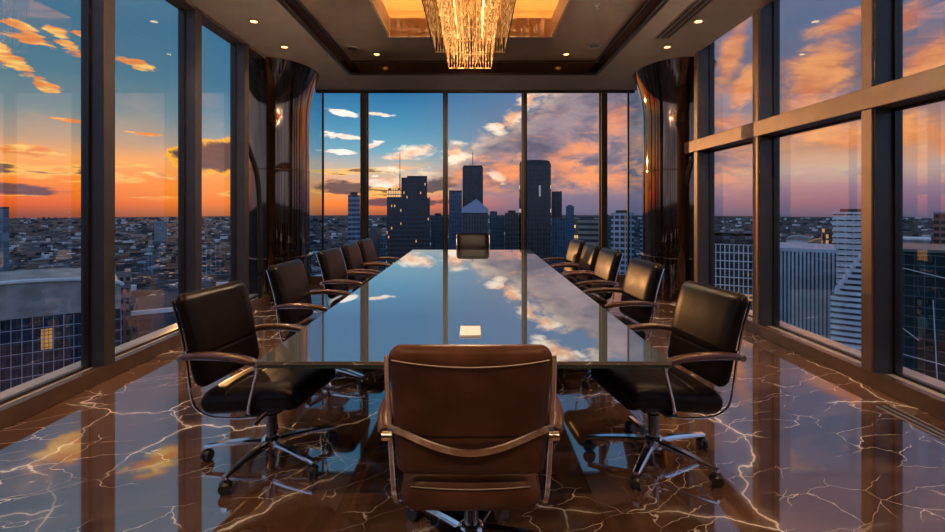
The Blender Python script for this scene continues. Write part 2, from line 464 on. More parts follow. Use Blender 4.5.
    col = mixc(nt, e.ss(.6, 1.3), col, lin((104, 142, 186)))
    # ---- night side behind the room and below the horizon
    col = mixc(nt, e.ss(-.02, -.20), col, lin((40, 42, 52)))
    nt.links.new(col, bg.inputs[0]); bg.inputs[1].default_value = 1.15
    w.cycles.sampling_method = 'MANUAL' if hasattr(w.cycles, 'sampling_method') else w.cycles.sampling_method
    w.cycles.sample_map_resolution = 1024
make_world()

# ------------------------------------------------------------------ room shell
XL, XR = -3.02, 3.14          # room faces of the two window walls
GL, GR = -3.15, 3.30          # panes
YB = 9.33; GB = 9.45          # back wall face and pane
YN = -2.2                     # wall behind
ZS, ZT, ZC, ZU = 3.60, 3.83, 4.10, 4.42
TX0, TX1, TY0, TY1 = -2.06, 2.04, .2, 8.26
OX0, OX1, OY0, OY1 = -1.19, 1.10, 2.4, 7.08

struct('floor', bx(-3.45, 3.6, YN-.15, 9.65, -.25, 0), FLOOR)
def frame_bm(x0, x1, y0, y1, a0, a1, b0, b1, z0, z1):
    bm = bm_new()
    box(bm, x0, a0, y0, y1, z0, z1); box(bm, a1, x1, y0, y1, z0, z1)
    box(bm, a0, a1, y0, b0, z0, z1); box(bm, a0, a1, b1, y1, z0, z1); return bm
# perimeter soffit, tray, light recess
struct('ceiling', frame_bm(XL-.02, XR+.02, YN, YB+.02, TX0, TX1, TY0, TY1, ZS, ZT), CEIL)
struct('ceiling_tray', frame_bm(TX0-.3, TX1+.3, TY0-.3, TY1+.3, OX0-.02, OX1+.02, OY0-.02, OY1+.02, ZT, ZT+.06), TRAY)
struct('trim_1', frame_bm(TX0, TX1, TY0, TY1, TX0+.012, TX1-.012, TY0+.012, TY1-.012, ZS+.03, ZT-.002), BRONZE)
struct('trim_2', frame_bm(TX0-.01, TX1+.01, TY0-.01, TY1+.01, TX0+.03, TX1-.03, TY0+.03, TY1-.03, ZS-.006, ZS+.028), DARKTRIM)
struct('trim_3', frame_bm(TX0+.012, TX1-.012, TY0+.012, TY1-.012, TX0+.035, TX1-.035, TY0+.035, TY1-.035, ZT-.03, ZT-.001), DARKTRIM)
struct('ceiling_recess', frame_bm(OX0-.03, OX1+.03, OY0-.03, OY1+.03, OX0, OX1, OY0, OY1, ZT-.004, ZC), COVE)
struct('ceiling_cove', frame_bm(OX0-.62, OX1+.62, OY0-.62, OY1+.62, OX0-.6, OX1+.6, OY0-.6, OY1+.6, ZC-.1, ZU), COVE)
bm = bx(OX0-.62, OX1+.62, OY0-.62, OY1+.62, ZU, ZU+.06); struct('ceiling_upper', bm, COVE)
# ledge that hides the strips
struct('trim_4', frame_bm(OX0-.6, OX1+.6, OY0-.6, OY1+.6, OX0-.028, OX1+.028, OY0-.028, OY1+.028, ZC-.1, ZC-.05), COVE)
struct('ceiling_roof', bx(-3.5, 3.65, YN-.2, 9.7, 4.55, 4.7), CEIL)
struct('wall_rear', bx(-3.5, 3.65, YN-.15, YN, 0, 4.55), WOOD)
# bulkheads above the panes
struct('wall_left_bulkhead', bx(GL-.12, GL+.10, YN, 9.6, 3.80, 4.55), MULL)
struct('wall_right_bulkhead', bx(GR-.10, GR+.12, YN, 9.6, 3.80, 4.55), MULL)
struct('wall_back_bulkhead', bx(GL, GR, GB-.06, GB+.15, 3.66, 4.55), MULL)
# strips of LED on the ledge
def led(x0, x1, y0, y1, label):
    tag(struct('cove_light_strip', bx(x0, x1, y0, y1, ZC-.048, ZC-.02), LED), kind='structure')
led(OX0-.30, OX0-.27, OY0-.3, OY1+.3, ''); led(OX1+.27, OX1+.30, OY0-.3, OY1+.3, '')
led(OX0-.25, OX1+.25, OY1+.27, OY1+.30, '')
# curbs and sills
struct('baseboard_left', bx(XL-.07, XL, YN, 9.4, 0, .125, bevel=.006), CURB)
struct('baseboard_right', bx(XR, XR+.07, YN, 9.4, 0, .125, bevel=.006), CURB)
struct('baseboard_back', bx(XL, XR, YB, YB+.05, 0, .125), CURB)
struct('trim_5', bx(GL-.2, XL-.07, YN, 9.4, 0, .118), SILL)
struct('trim_6', bx(XR+.07, GR+.22, YN, 9.4, 0, .118), SILL)
struct('trim_7', bx(XL, XR, YB+.05, GB+.2, 0, .118), SILL)
tn = [8]
def trim(bm, mat, smooth=0):
    o = struct('trim_%d' % tn[0], bm, mat, smooth=smooth); tn[0] += 1; return o
wn = [1]
def window(x0, x1, y0, y1, z0, z1, axis, mat=GLASS):
    """a pane in its slim gasket frame; axis = the direction of its thickness"""
    t = .02
    bm = bm_new()
    g = .022
    if axis == 'x':
        c = (x0+x1)/2
        for a in ((y0, y0+g, z0, z1), (y1-g, y1, z0, z1), (y0+g, y1-g, z0, z0+g), (y0+g, y1-g, z1-g, z1)): box(bm, c-t, c+t, *a)
    else:
        c = (y0+y1)/2
        for a in ((x0, x0+g, z0, z1), (x1-g, x1, z0, z1), (x0+g, x1-g, z0, z0+g), (x0+g, x1-g, z1-g, z1)): box(bm, a[0], a[1], c-t, c+t, a[2], a[3])
    o = struct('window_%d' % wn[0], bm, DARKTRIM); wn[0] += 1
    if axis == 'x': p = bx(c-.004, c+.004, y0+g, y1-g, z0+g, z1-g)
    else: p = bx(x0+g, x1-g, c-.004, c+.004, z0+g, z1-g)
    struct('pane', p, mat, o); return o
# left wall: full-height panes and deep posts
LM = [1.45, 2.77, 4.08, 5.42, 6.58]; MW = .13
prev = YN
for d in LM:
    window(GL, GL, prev, d, .118, 3.80, 'x'); prev = d+MW
    trim(bx(GL-.06, XL, d, d+MW, .118, 3.80, bevel=.004), MULL)
window(GL, GL, prev, 9.05, .118, 3.80, 'x')
trim(bx(GL-.06, XL, YN, 9.3, ZS-.03, ZS-.001), MULLTAN)
# right wall: posts and a transom
RM = [.84, 2.38, 3.915, 5.49, 6.98]; T0, T1 = 2.20, 2.37
prev = YN
for d in RM:
    window(GR, GR, prev, d, .118, T0, 'x'); window(GR, GR, prev, d, T1, 3.80, 'x'); prev = d+MW
    trim(bx(XR, GR+.06, d, d+MW, .118, T0, bevel=.004), MULL); trim(bx(XR, GR+.06, d, d+MW, T1, 3.80, bevel=.004), MULL)
    trim(bx(XR-.018, XR+.006, d+.012, d+MW-.012, .125, 3.58, bevel=.004), MULLTAN)
window(GR, GR, prev, 9.05, .118, T0, 'x'); window(GR, GR, prev, 9.05, T1, 3.80, 'x')
trim(bx(XR-.03, GR+.06, YN, 7.4, T0, T1, bevel=.008), MULLTAN)
# back wall
FARPOST = pmat('far_post_anodised', (.022, .018, .016, 1), .4, .3, 1.5, .1, 6)
BM = [(-2.07, .11), (-.54, .05), (.95, .06), (2.44, .11)]
prev = -2.86
for i, (xc, wd) in enumerate(BM):
    window(prev, xc-wd/2, GB, GB, .118, 3.66, 'y'); prev = xc+wd/2
    trim(bx(xc-wd/2, xc+wd/2, YB+.02, GB+.06, .118, 3.66, bevel=.005), FARPOST)
window(prev, 2.92, GB, GB, .118, 3.66, 'y')
trim(bx(-2.95, 3.0, YB-.01, YB+.05, ZS-.05, ZS-.002), DARKTRIM)
# curved corner panes
def curved(xc, yc, r, a0, a1, name_side):
    bm = bm_new(); n = 14; rings = []
    for k in range(n+1):
        a = a0+(a1-a0)*k/n; c, s = math.cos(a), math.sin(a)
        rings.append([bm.verts.new((xc+q*c, yc+q*s, zz)) for q, zz in ((r-.006, .118), (r+.006, .118), (r+.006, 3.8), (r-.006, 3.8))])
    for A, B in zip(rings, rings[1:]):
        for j in range(4): bm.faces.new((A[j], A[(j+1) % 4], B[(j+1) % 4], B[j]))
    bm.faces.new(rings[0]); bm.faces.new(rings[-1][::-1])
    o = struct('window_%d' % wn[0], bm, CGLASS, smooth=40); wn[0] += 1
    b2 = bm_new()
    for a in (a0, a1): box(b2, xc+r*math.cos(a)-.012, xc+r*math.cos(a)+.012, yc+r*math.sin(a)-.012, yc+r*math.sin(a)+.012, .118, 3.8)
    struct('window_frame', b2, CHROME, o)
curved(-2.86, GB-.36, .36, PI/2, PI, 'l'); curved(2.92, GB-.44, .44, 0, PI/2, 'r')

# ------------------------------------------------------------------ lacquered columns in the corners
def column(name, cx, sgn):
    bm = bm_new()
    prof = [(.76, .64), (.76, 2.8), (.775, 2.98), (.815, 3.16), (.88, 3.34), (.96, 3.49), (1.03, 3.60)]
    lathe(bm, prof, 64, cx, 8.05, .58, .80)
    o = struct(name, bm, COLUMN, smooth=50)
    b = bm_new(); lathe(b, [(.81, 0), (.81, .60), (.85, .61), (.85, .645), (.78, .65)], 64, cx, 8.05, .58, .80)
    struct('plinth', b, COLUMN, o, smooth=30)
    b = bm_new(); lathe(b, [(.772, 1.98), (.772, 2.0)], 64, cx, 8.05, .58, .80); struct('band', b, BRONZE, o, smooth=30)
column('column_left', -3.13, -1); column('column_right', 3.20, 1)
# arched frame that bends from the transom down to the sill beside each column
for s, xw in ((-1, XL-.10), (1, XR+.10)):
    y0 = 6.72 if s < 0 else 7.1
    pts = catmull([(xw, y0, 2.5 if s < 0 else 2.3), (xw-s*.02, y0+.18, 2.2), (xw-s*.05, y0+.34, 1.9), (xw-s*.06, y0+.42, 1.4), (xw-s*.06, y0+.44, .7), (xw-s*.06, y0+.44, .12)], 6)
    b = bm_new(); tube(b, pts, .035, n=10); trim(b, DARKTRIM, 40)

# ------------------------------------------------------------------ conference chair
SEATN = 'dark leather swivel chair'
def make_chair():
    t = thing('conference_chair', SEATN, 'chair')
    b = bm_new(); pad(b, [(-.275, .382), (-.12, .398), (.06, .424), (.20, .438), (.285, .415)], .258, .128, 1, (.30,), .13, .055, .05)
    seat = link('seat', b, LEATHER, t, 60)
    b = bm_new()
    tube(b, catmull([(.215*k/6, -.272-.006*(1-(k/6)**2), .432-.008*(1-(k/6)**2)) for k in range(-6, 7)], 3), .0022, n=6)
    link('stitching', b, THREAD, seat)
    spine = [(-.245, .475), (-.272, .55), (-.292, .66), (-.318, .78), (-.352, .89), (-.385, .965)]
    b = bm_new(); pad(b, spine, .266, .076, 1, (.33,), .26, .055, .05, .280)
    back = link('backrest', b, LEATHER, t, 60)
    b = bm_new()
    for z, y, hw in ((.925, -.413, .262),):
        tube(b, catmull([(hw*k/6, y - .007*(1-(k/6)**2) + .006, z - .022*(1-(k/6)**2)) for k in range(-6, 7)], 3), .0022, n=6)
    link('stitching', b, THREAD, back)
    b = bm_new()          # curved bright bar across the outer back, at arm height
    tube(b, catmull([(.285*k/8, -.318 - .030*(1-(abs(k)/8)**2.5), .665 - .075*math.cos(PI*k/16)**1.3) for k in range(-8, 9)], 3), .012, .026, n=8)
    link('back_bar', b, CHROME, t, 40)
    for s in (-1, 1):
        b = bm_new()
        tube(b, catmull([(s*.279, -.395, .935), (s*.283, -.362, .84), (s*.283, -.334, .74), (s*.280, -.312, .62), (s*.276, -.298, .50), (s*.270, -.275, .39), (s*.260, -.20, .336), (s*.25, -.06, .330), (s*.235, .06, .338)], 5), .008, .017, up=(1, 0, 0))
        link('side_rail', b, CHROME, t, 40)
        b = bm_new()
        pts = catmull([(s*.298, -.315, .650), (s*.315, -.22, .668), (s*.318, -.10, .672), (s*.312, .03, .660), (s*.300, .095, .640)], 6)
        tube(b, pts, .052, .032, taper=[.75]+[1]*(len(pts)-3)+[.9, .65])
        arm = link('armrest', b, ARMLEATHER, t, 60)
        b = bm_new()
        tube(b, catmull([(s*.290, -.335, .640), (s*.312, -.22, .652), (s*.314, -.08, .655), (s*.308, .05, .640), (s*.297, .095, .606), (s*.280, .070, .52), (s*.272, .045, .44), (s*.262, .03, .37), (s*.20, .02, .345)], 5), .009, n=8)
        tube(b, [(s*.27, -.335, .642), (s*.305, -.335, .642)], .017, n=10)
        link('arm_post', b, CHROME, arm, 60)
    b = bx(-.10, .10, -.11, .11, .300, .340, bevel=.01)
    box(b, -.235, .235, -.012, .045, .322, .346, bevel=.005)
    link('tilt_mechanism', b, BLACK, t, 40)
    b = bm_new(); tube(b, [(.08, .05, .315), (.20, .06, .312), (.265, .062, .306)], .006, n=8); link('tilt_lever', b, CHROME, t)
    b = bm_new(); lathe(b, [(.030, .10), (.030, .24), (.034, .245), (.034, .255), (.019, .26), (.019, .31)], 20); link('gas_column', b, DARKCHROME, t, 40)
    b = bm_new(); lathe(b, [(.035, .068), (.052, .072), (.055, .115), (.045, .128), (.032, .135)], 24); link('hub', b, CHROME, t, 40)
    wheel = None
    for k in range(5):
        a = R(72*k-6); c, s = math.cos(a), math.sin(a)
        b = bm_new()
        pts = [(c*r_, s*r_, z_) for r_, z_ in ((.035, .104), (.13, .102), (.25, .092), (.365, .078))]
        tube(b, catmull(pts, 4), .060, .036, taper=[1.0-.42*i/12 for i in range(13)])
        leg = link('leg', b, CHROME, t, 40)
        b = bm_new()
        px, py = c*.355, s*.355
        M_ = Matrix.Translation((px, py, .030)) @ Matrix.Rotation(a+.6*k+.5, 4, 'Z')
        for off in (-.014, .014):
            q = bmesh.ops.create_cone(b, cap_ends=True, segments=20, radius1=.030, radius2=.030, depth=.017, matrix=M_ @ Matrix.Translation((off, 0, 0)) @ Matrix.Rotation(PI/2, 4, 'Y'))
        bmesh.ops.create_cone(b, cap_ends=True, segments=12, radius1=.009, radius2=.009, depth=.036, matrix=Matrix.Translation((px, py, .056)))
        bmesh.ops.create_cone(b, cap_ends=True, segments=16, radius1=.031, radius2=.02, depth=.012, matrix=Matrix.Translation((px, py, .056)))
        link('caster', b, BLACK, leg, 40)
    return t
CG = 'leather conference chairs round the glass table'
chair = make_chair()
# local +y is the way a chair faces
LY = [2.84, 4.14, 5.38, 6.24, 7.02]; RY = [2.84, 4.24, 5.34, 6.12, 6.92]
LX = [-1.15, -1.20, -1.20, -1.19, -1.18]; RX = [1.02, 1.10, 1.10, 1.09, 1.08]
ll = ['dark leather swivel chair at the near left corner of the glass table',
      'second leather chair from the front on the left side of the table',
      'third leather chair from the front on the left, middle one of the left row',
      'fourth leather chair from the front on the left, near the far end of the table',
      'farthest leather chair on the left side, smallest of the left row']
rl = ['dark leather swivel chair at the near right corner of the glass table',
      'second leather chair from the front on the right side of the table',
      'third leather chair from the front on the right, middle one of the right row',
      'fourth leather chair from the front on the right, near the far end of the table',
      'farthest leather chair on the right side, smallest of the right row']
chair.location = (LX[0], LY[0], 0); chair.rotation_euler = (0, 0, R(-90-9)); tag(chair, ll[0], group=CG)
la = [0, -4, -5, -3, -5]; ra = [0, 5, 4, 3, 5]
for i in range(1, 5): dup(chair, (LX[i], LY[i], 0), R(-90+la[i]), ll[i], CG)
dup(chair, (RX[0], RY[0], 0), R(90+9), rl[0], CG)
for i in range(1, 5): dup(chair, (RX[i], RY[i], 0), R(90+ra[i]), rl[i], CG)
head = dup(chair, (-.012, 2.06, 0), 0, 'dark leather chair in painted warm light seen from behind at the near head of the table', CG)
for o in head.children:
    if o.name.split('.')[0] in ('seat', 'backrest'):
        o.material_slots[0].link = 'OBJECT'; o.material_slots[0].material = WARMLITLEATHER
dup(chair, (-.02, 8.33, 0), PI, 'small dark chair at the far head of the table, facing the camera', CG)

# ------------------------------------------------------------------ table
TW0, TW1, TD0, TD1 = -.975, .885, 2.235, 7.95
t = thing('conference_table', 'long dark glass conference table mirroring the sunset sky', 'table', (-.045, 5.09, 0))
def loc(x0, x1, y0, y1, z0, z1, **k): return bx(x0+.045, x1+.045, y0-5.09, y1-5.09, z0, z1, **k)
link('tabletop', loc(TW0, TW1, TD0, TD1, .722, .740, bevel=.003), TABLE, t, 0)
link('edge_band', loc(TW0+.004, TW1-.004, TD0+.004, TD1-.004, .708, .7215), TEDGE, t, 0)
for yy in (3.75, 6.6):
    b = loc(-.30, .21, yy-.42, yy+.42, .02, .69, bevel=.03); box(b, -.40+.045, .31+.045, yy-.52-5.09, yy+.52-5.09, 0, .022)
    box(b, -.55+.045, .46+.045, yy-.03-5.09, yy+.03-5.09, .675, .708)
    link('pedestal', b, BLACK, t, 40)
n = thing('notepad', 'small white notepad lying on the glass table behind the near chair', 'notepad', (-.02, 2.76, .740))
link('pages', bx(-.056, .056, -.105, .105, .001, .009), PAPER, n, 0)
link('binding', bx(-.057, .057, .105, .114, 0, .011, bevel=.001), BLACK, n, 0)
link('backing_board', bx(-.057, .057, -.106, .105, 0, .001), pmat('grey_board', (.3, .28, .26, 1), .8), n, 0)

# ------------------------------------------------------------------ ceiling fittings
RIMM = pmat('downlight_rim', (.45, .36, .28, 1), .3, .6)
def downlight(x, y, z, label, watts, group, blend=.6, ang=115):
    t = thing('downlight', label, 'ceiling light', (x, y, z), 0, group)
    b = bm_new(); lathe(b, [(.040, -.012), (.060, -.008), (.066, 0)], 28); link('rim', b, RIMM, t, 40)
    b = bm_new(); lathe(b, [(.030, -.0155), (.040, -.0125)], 24); link('lens', b, DOWN, t, 0)
    l = bpy.data.lights.new('downlight_lamp', 'SPOT'); l.energy = watts; l.color = (1, .60, .30); l.spot_size = R(ang); l.spot_blend = blend; l.shadow_soft_size = 0.0
    o = bpy.data.objects.new('downlight_lamp', l); C.objects.link(o); o.location = (0, 0, -.03); o.parent = t
    return t
for i, yy in enumerate((2.1, 3.95, 4.9, 5.84, 6.78)):
    wh = ['foremost round downlight', 'round downlight near the front', 'round downlight before the two in sight', 'nearer of the two round downlights in view', 'farther of the two round downlights in view'][i]
    downlight(-2.57, yy, ZS, wh + ' in the left ceiling soffit', 60, 'soffit downlights')
    downlight(2.62, yy, ZS, wh + ' in the right ceiling soffit', 60, 'soffit downlights')
downlight(-1.53, 7.86, ZT, 'small round downlight at the far left corner of the tray ceiling', 16, 'tray downlights')
downlight(1.45, 7.86, ZT, 'small round downlight at the far right corner of the tray ceiling', 16, 'tray downlights')
downlight(-1.53, 1.1, ZT, 'small round downlight at the near left corner of the tray ceiling', 130, 'tray downlights')
downlight(1.45, 1.1, ZT, 'small round downlight at the near right corner of the tray ceiling', 130, 'tray downlights')
downlight(-1.0, -.5, ZS, 'added fill downlight in the left of the near ceiling soffit over the camera', 120, 'added near soffit fill lights')  # this pair is added out of view to brighten chair back and floor
downlight(1.0, -.5, ZS, 'added fill downlight in the right of the near ceiling soffit over the camera', 120, 'added near soffit fill lights')
GREY = pmat('grey_metal', (.35, .31, .28, 1), .4, .3)
def ceil_speaker(x, y, label):
    t = thing('ceiling_speaker', label, 'ceiling speaker', (x, y, ZT))
    b = bm_new(); lathe(b, [(.085, -.012), (.10, -.010), (.105, 0)], 32); link('rim', b, GREY, t, 40)
    b = bm_new(); lathe(b, [(.06, -.018), (.078, -.0125)], 28); link('grille', b, BLACK, t, 40)
ceil_speaker(-1.85, 7.6, 'round ceiling speaker in the tray ceiling at far left'); ceil_speaker(1.80, 7.48, 'round ceiling speaker in the tray ceiling at far right')
t = thing('sprinkler', 'small sprinkler head under the tray ceiling right of the chandelier', 'sprinkler', (1.46, 5.95, ZT))
b = bm_new(); lathe(b, [(.012, -.05), (.026, -.048), (.026, -.044), (.010, -.04), (.010, -.012)], 16); link('head', b, GREY, t, 40)
b = bm_new(); lathe(b, [(.03, -.012), (.04, 0)], 20); link('escutcheon', b, GREY, t, 40)
t = thing('air_diffuser', 'long slotted air diffuser in the right ceiling soffit', 'air vent', (2.42, 5.2, ZS))
b = bm_new()
for x0, x1 in ((-.10, -.085), (-.045, -.03), (.03, .045), (.085, .10)): box(b, x0, x1, -1.3, 1.25, -.008, 0)
link('frame', b, GREY, t, 0)
b = bm_new()
for x0, x1 in ((-.085, -.045), (-.03, .03), (.045, .085)): box(b, x0, x1, -1.3, 1.25, -.0035, -.0005)
link('slot', b, BLACK, t, 0)
t = thing('floor_grille', 'narrow dark slotted floor grille along the right window sill', 'floor vent', (2.93, 2.6, 0))
b = bm_new()
for x0, x1 in ((-.055, -.045), (-.006, .006), (.045, .055)): box(b, x0, x1, -.98, .98, 0, .006)
link('frame', b, GREY, t, 0)
b = bm_new()
for x0, x1 in ((-.045, -.006), (.006, .045)): box(b, x0, x1, -.98, .98, 0, .003)
link('slot', b, BLACK, t, 0)

# ------------------------------------------------------------------ chandelier
def chandelier():
    cx, y0, y1 = -.05, 3.3, 6.52
    t = thing('chandelier', 'long tiered crystal chandelier glowing amber over the table', 'chandelier', (cx, (y0+y1)/2, ZU))
    h = (y1-y0)/2
    def bar(b, x0, x1, ya, yb, z0, z1): box(b, x0, x1, ya, yb, z0-ZU, z1-ZU)
    b = bm_new(); bar(b, -.40, .40, -h+.1, h-.1, ZU-.05, ZU); link('canopy', b, BRONZE, t, 0)
    b = bm_new()
    for xx in (-.3, .3):
        for yy in (-h+.3, h-.3): tube(b, [(xx, yy, -.05), (xx, yy, 4.19-ZU)], .008, n=8)
    link('hanger', b, BRONZE, t, 40)
    def ring(z, hw, hy, w=.02):
        b = bm_new()
        for s in (-1, 1):
            bar(b, s*hw-w/2, s*hw+w/2, -hy, hy, z, z+w); bar(b, -hw+w/2, hw-w/2, s*hy-w/2, s*hy+w/2, z, z+w)
        return b
    b = ring(4.15, .46, h); 
    for yy in (-h*.6, 0, h*.6): bar(b, -.45, .45, yy-.01, yy+.01, 4.15, 4.17)
    link('top_frame', b, BRONZE, t, 0)
    def string(b, x, y, zt, zb, r=.0045):
        vs = []
        for z in (zt-ZU, zb-ZU): vs.append([b.verts.new((x+dx*r, y+dy*r, z)) for dx, dy in ((1, 0), (0, 1), (-1, 0), (0, -1))])
        for k in range(4): b.faces.new((vs[0][k], vs[0][(k+1) % 4], vs[1][(k+1) % 4], vs[1][k]))
        b.faces.new(vs[0][::-1]); b.faces.new(vs[1])
    def wall(b, hw, hy, zt, zb, step, r=.0045):
        n = int(2*hy/step)
        for k in range(n+1):
            for s in (-1, 1): string(b, s*hw, -hy+2*hy*k/n, zt, zb, r)
        n = int(2*hw/step)
        for k in range(1, n):
            for s in (-1, 1): string(b, -hw+2*hw*k/n, s*hy, zt, zb, r)
    b = bm_new(); wall(b, .455, h, 4.15, 3.44, .034); wall(b, .40, h-.06, 4.15, 3.52, .05, .004)
    o = link('outer_crystal_curtain', b, CRY_OUT, t, 0); tag(o, 'dim outer curtain of hanging crystal strings', kind='stuff')
    b = ring(3.435, .455, h, .012); link('outer_bottom_rail', b, CHROME, t, 0)
    b = bm_new(); wall(b, .27, h-.10, 4.15, 3.21, .032, .005); wall(b, .20, h-.18, 4.15, 3.24, .04); wall(b, .12, h-.26, 4.15, 3.28, .05)
    for k in range(5):        # lower tassel field
        for j in range(26): string(b, -.16+.08*k, -h+.3+(2*h-.6)*j/25, 3.6, 3.225)
    o = link('inner_crystal_curtain', b, CRY_IN, t, 0); tag(o, 'bright inner curtain of hanging crystal strings', kind='stuff')
    b = ring(3.20, .27, h-.10, .010)
    link('inner_bottom_rail', b, CRY_IN, t, 0)
    for k in range(4):
        zz = 3.36+.17*k
        b = ring(zz, .235, h-.14-.02*k, .014); link('crystal_tier', b, CRY_IN, t, 0)
    for k in range(6):
        for s in (-1, 1):
            b = bm_new(); yy = -h+.35+(2*h-.7)*k/5
            lathe(b, [(.010, 3.50-ZU), (.014, 3.52-ZU), (.014, 3.88-ZU), (.008, 3.90-ZU)], 10, s*.16, yy); link('lamp_tube', b, LAMP, t, 40)
    for k in range(6):
        l = bpy.data.lights.new('chandelier_lamp', 'POINT'); l.energy = 50; l.color = (1, .70, .45); l.shadow_soft_size = 0.0
        o = bpy.data.objects.new('chandelier_lamp', l); C.objects.link(o); o.parent = t; o.location = (0, -h+.4+(2*h-.8)*k/5, 3.13-ZU)
chandelier()

# ------------------------------------------------------------------ the city outside
GZ = -160.0
def mat_ground():
    m, nt, b = newmat('city_plain')
    tc = nt.nodes.new('ShaderNodeTexCoord').outputs['Object']
    x, y, z = sep(nt, tc)
    n1 = noise(nt, tc, .0016, 6, .6); n2 = noise(nt, tc, .012, 5, .65)
    col = mixc(nt, n2.ss(.35, .65), (.022, .020, .024, 1), (.13, .115, .12, 1))
    col = mixc(nt, n1.ss(.42, .56)*.9, col, (.022, .027, .024, 1))
    n3 = noise(nt, tc, .0042, 5, .7)
    col = mixc(nt, n3.ss(.56, .66)*.8, col, (.24, .21, .20, 1))
    e = voro_edge(nt, vadd(nt, tc, noise_col(nt, tc, .003, 3), 120.0), .0065)
    col = mixc(nt, (1-e.ss(.0, .035))*.8, col, (.20, .18, .17, 1))
    v = nt.nodes.new('ShaderNodeTexVoronoi'); nt.links.new(tc, v.inputs['Vector']); v.inputs['Scale'].default_value = .035
    roofs = E(nt, v.outputs['Distance']).lt(.30)*white(nt, v.outputs['Position']).gt(.72)
    col = mixc(nt, roofs, col, (.34, .31, .30, 1))
    riv = noise(nt, vadd(nt, tc, noise_col(nt, tc, .0014, 3), 500.0), .0011, 3)
    col = mixc(nt, (1-((riv-.5)/.004).abs().ss(.4, 1))*.7, col, (.42, .42, .44, 1))
    put(nt, b, 'Base Color', col); put(nt, b, 'Roughness', .9); put(nt, b, 'Specular IOR Level', .03)
    return m
bm = bm_new(); bmesh.ops.create_circle(bm, cap_ends=True, segments=96, radius=9000)
o = struct('ground', bm, mat_ground()); o.location = (0, 0, GZ)

def mat_facade(name, wall, glass, bay, flr, fx=.18, fz=.25, lit=0.0, litcol=(1, .55, .2, 1), rough=.18, litstr=.8, metal=0.0):
    m, nt, b = newmat(name)
    tc = nt.nodes.new('ShaderNodeTexCoord')
    x, y, z = sep(nt, tc.outputs['Object']); nx, ny, nz = sep(nt, tc.outputs['Normal'])
    side = nx.abs().gt(.7)
    u = x*(1-side) + y*side
    cu = u/bay + 100.5; cz = z/flr
    isw = (cu.frac() - .5).abs().lt(.5-fx/2)*(cz.frac() - .5).abs().lt(.5-fz/2)*nz.abs().lt(.5)
    cell = comb(nt, cu.floor(), cz.floor(), side)
    rnd = white(nt, cell)
    gl = mixc(nt, rnd, tuple(v*.55 for v in glass[:3])+(1,), tuple(min(1, v*1.3) for v in glass[:3])+(1,))
    wn_ = noise(nt, tc.outputs['Object'], .15, 4)
    wl = mixc(nt, wn_.ss(.3, .7), tuple(v*.8 for v in wall[:3])+(1,), tuple(v*1.15 for v in wall[:3])+(1,))
    put(nt, b, 'Base Color', mixc(nt, isw, wl, gl))
    put(nt, b, 'Roughness', isw*(rough-.6) + .6)
    put(nt, b, 'IOR', 1.6); put(nt, b, 'Metallic', isw*metal)
    if lit:
        put(nt, b, 'Emission Color', litcol); put(nt, b, 'Emission Strength', isw*white(nt, comb(nt, cu.floor()+17, cz.floor()+5, side)).lt(lit)*litstr)
    return m
def site(px, ytop, d):
    return (px-PX)*d/F, EYE+(PY-ytop)*d/F
def tower(name, px0, px1, ytop, d, mat, label, cat='building', dep=None, face=True, part='facade', bevel=0):
    """an axis box tower standing on the plain, its front turned to the room; returns root, width, height, depth"""
    pc = (px0+px1)/2; x, zt = site(pc, ytop, d)
    a = math.atan2(x, d)
    w = (px1-px0)*d/F*math.cos(a); h = zt-GZ; dp = dep or w*.9
    t = thing(name, label, cat, (x, d, GZ), -a if face else 0)
    link(part, bx(-w/2, w/2, 0, dp, 0, h, bevel=bevel), mat, t, 0)
    return t, w, h, dp
def roofbox(t, name, x0, x1, y0, y1, z0, z1, mat): return link(name, bx(x0, x1, y0, y1, z0, z1), mat, t, 0)
STEEL = pmat('rooftop_steel', (.05, .05, .055, 1), .5, .3)
CONC = pmat('concrete', (.34, .31, .29, 1), .7, 0, 1.45, .25, .3)
WHITEC = pmat('pale_concrete', (.80, .79, .78, 1), .6, 0, 1.45, .12, .3)
DKW = (.035, .036, .042, 1)
A1 = mat_facade('blue_striped_facade', (.20, .25, .32, 1), (.03, .06, .11, 1), 4, 4, .06, .45)
A2 = mat_facade('dark_office_facade', (.045, .042, .048, 1), (.020, .022, .028, 1), 1.3, 3.8, .35, .45, .03, (1, .50, .18, 1), litstr=.7)
A3 = mat_facade('teal_glass_facade', (.05, .09, .11, 1), (.025, .07, .09, 1), 3, 3.6, .12, .2, .05, (.7, .85, 1, 1), litstr=.35)
A4 = mat_facade('blue_glass_facade', (.09, .14, .21, 1), (.04, .085, .15, 1), 2.2, 4, .25, .12)
A5 = mat_facade('slate_facade', (.075, .075, .085, 1), (.028, .03, .036, 1), 2.0, 3.6, .4, .1)
A6 = mat_facade('blue_grey_ribbed_facade', (.16, .19, .23, 1), (.05, .07, .10, 1), 1.6, 3.6, .4, .3)
A7 = mat_facade('black_tower_facade', (.050, .044, .048, 1), (.020, .022, .030, 1), 2.4, 3.8, .28, .22, .006, (1, .8, .5, 1), litstr=.5)
A8 = mat_facade('banded_office_facade', (.26, .23, .20, 1), (.03, .035, .045, 1), 30, 3.6, .01, .50, .0)
A9 = mat_facade('white_banded_facade', (.42, .43, .46, 1), (.04, .06, .09, 1), 3.2, 3.4, .25, .40)

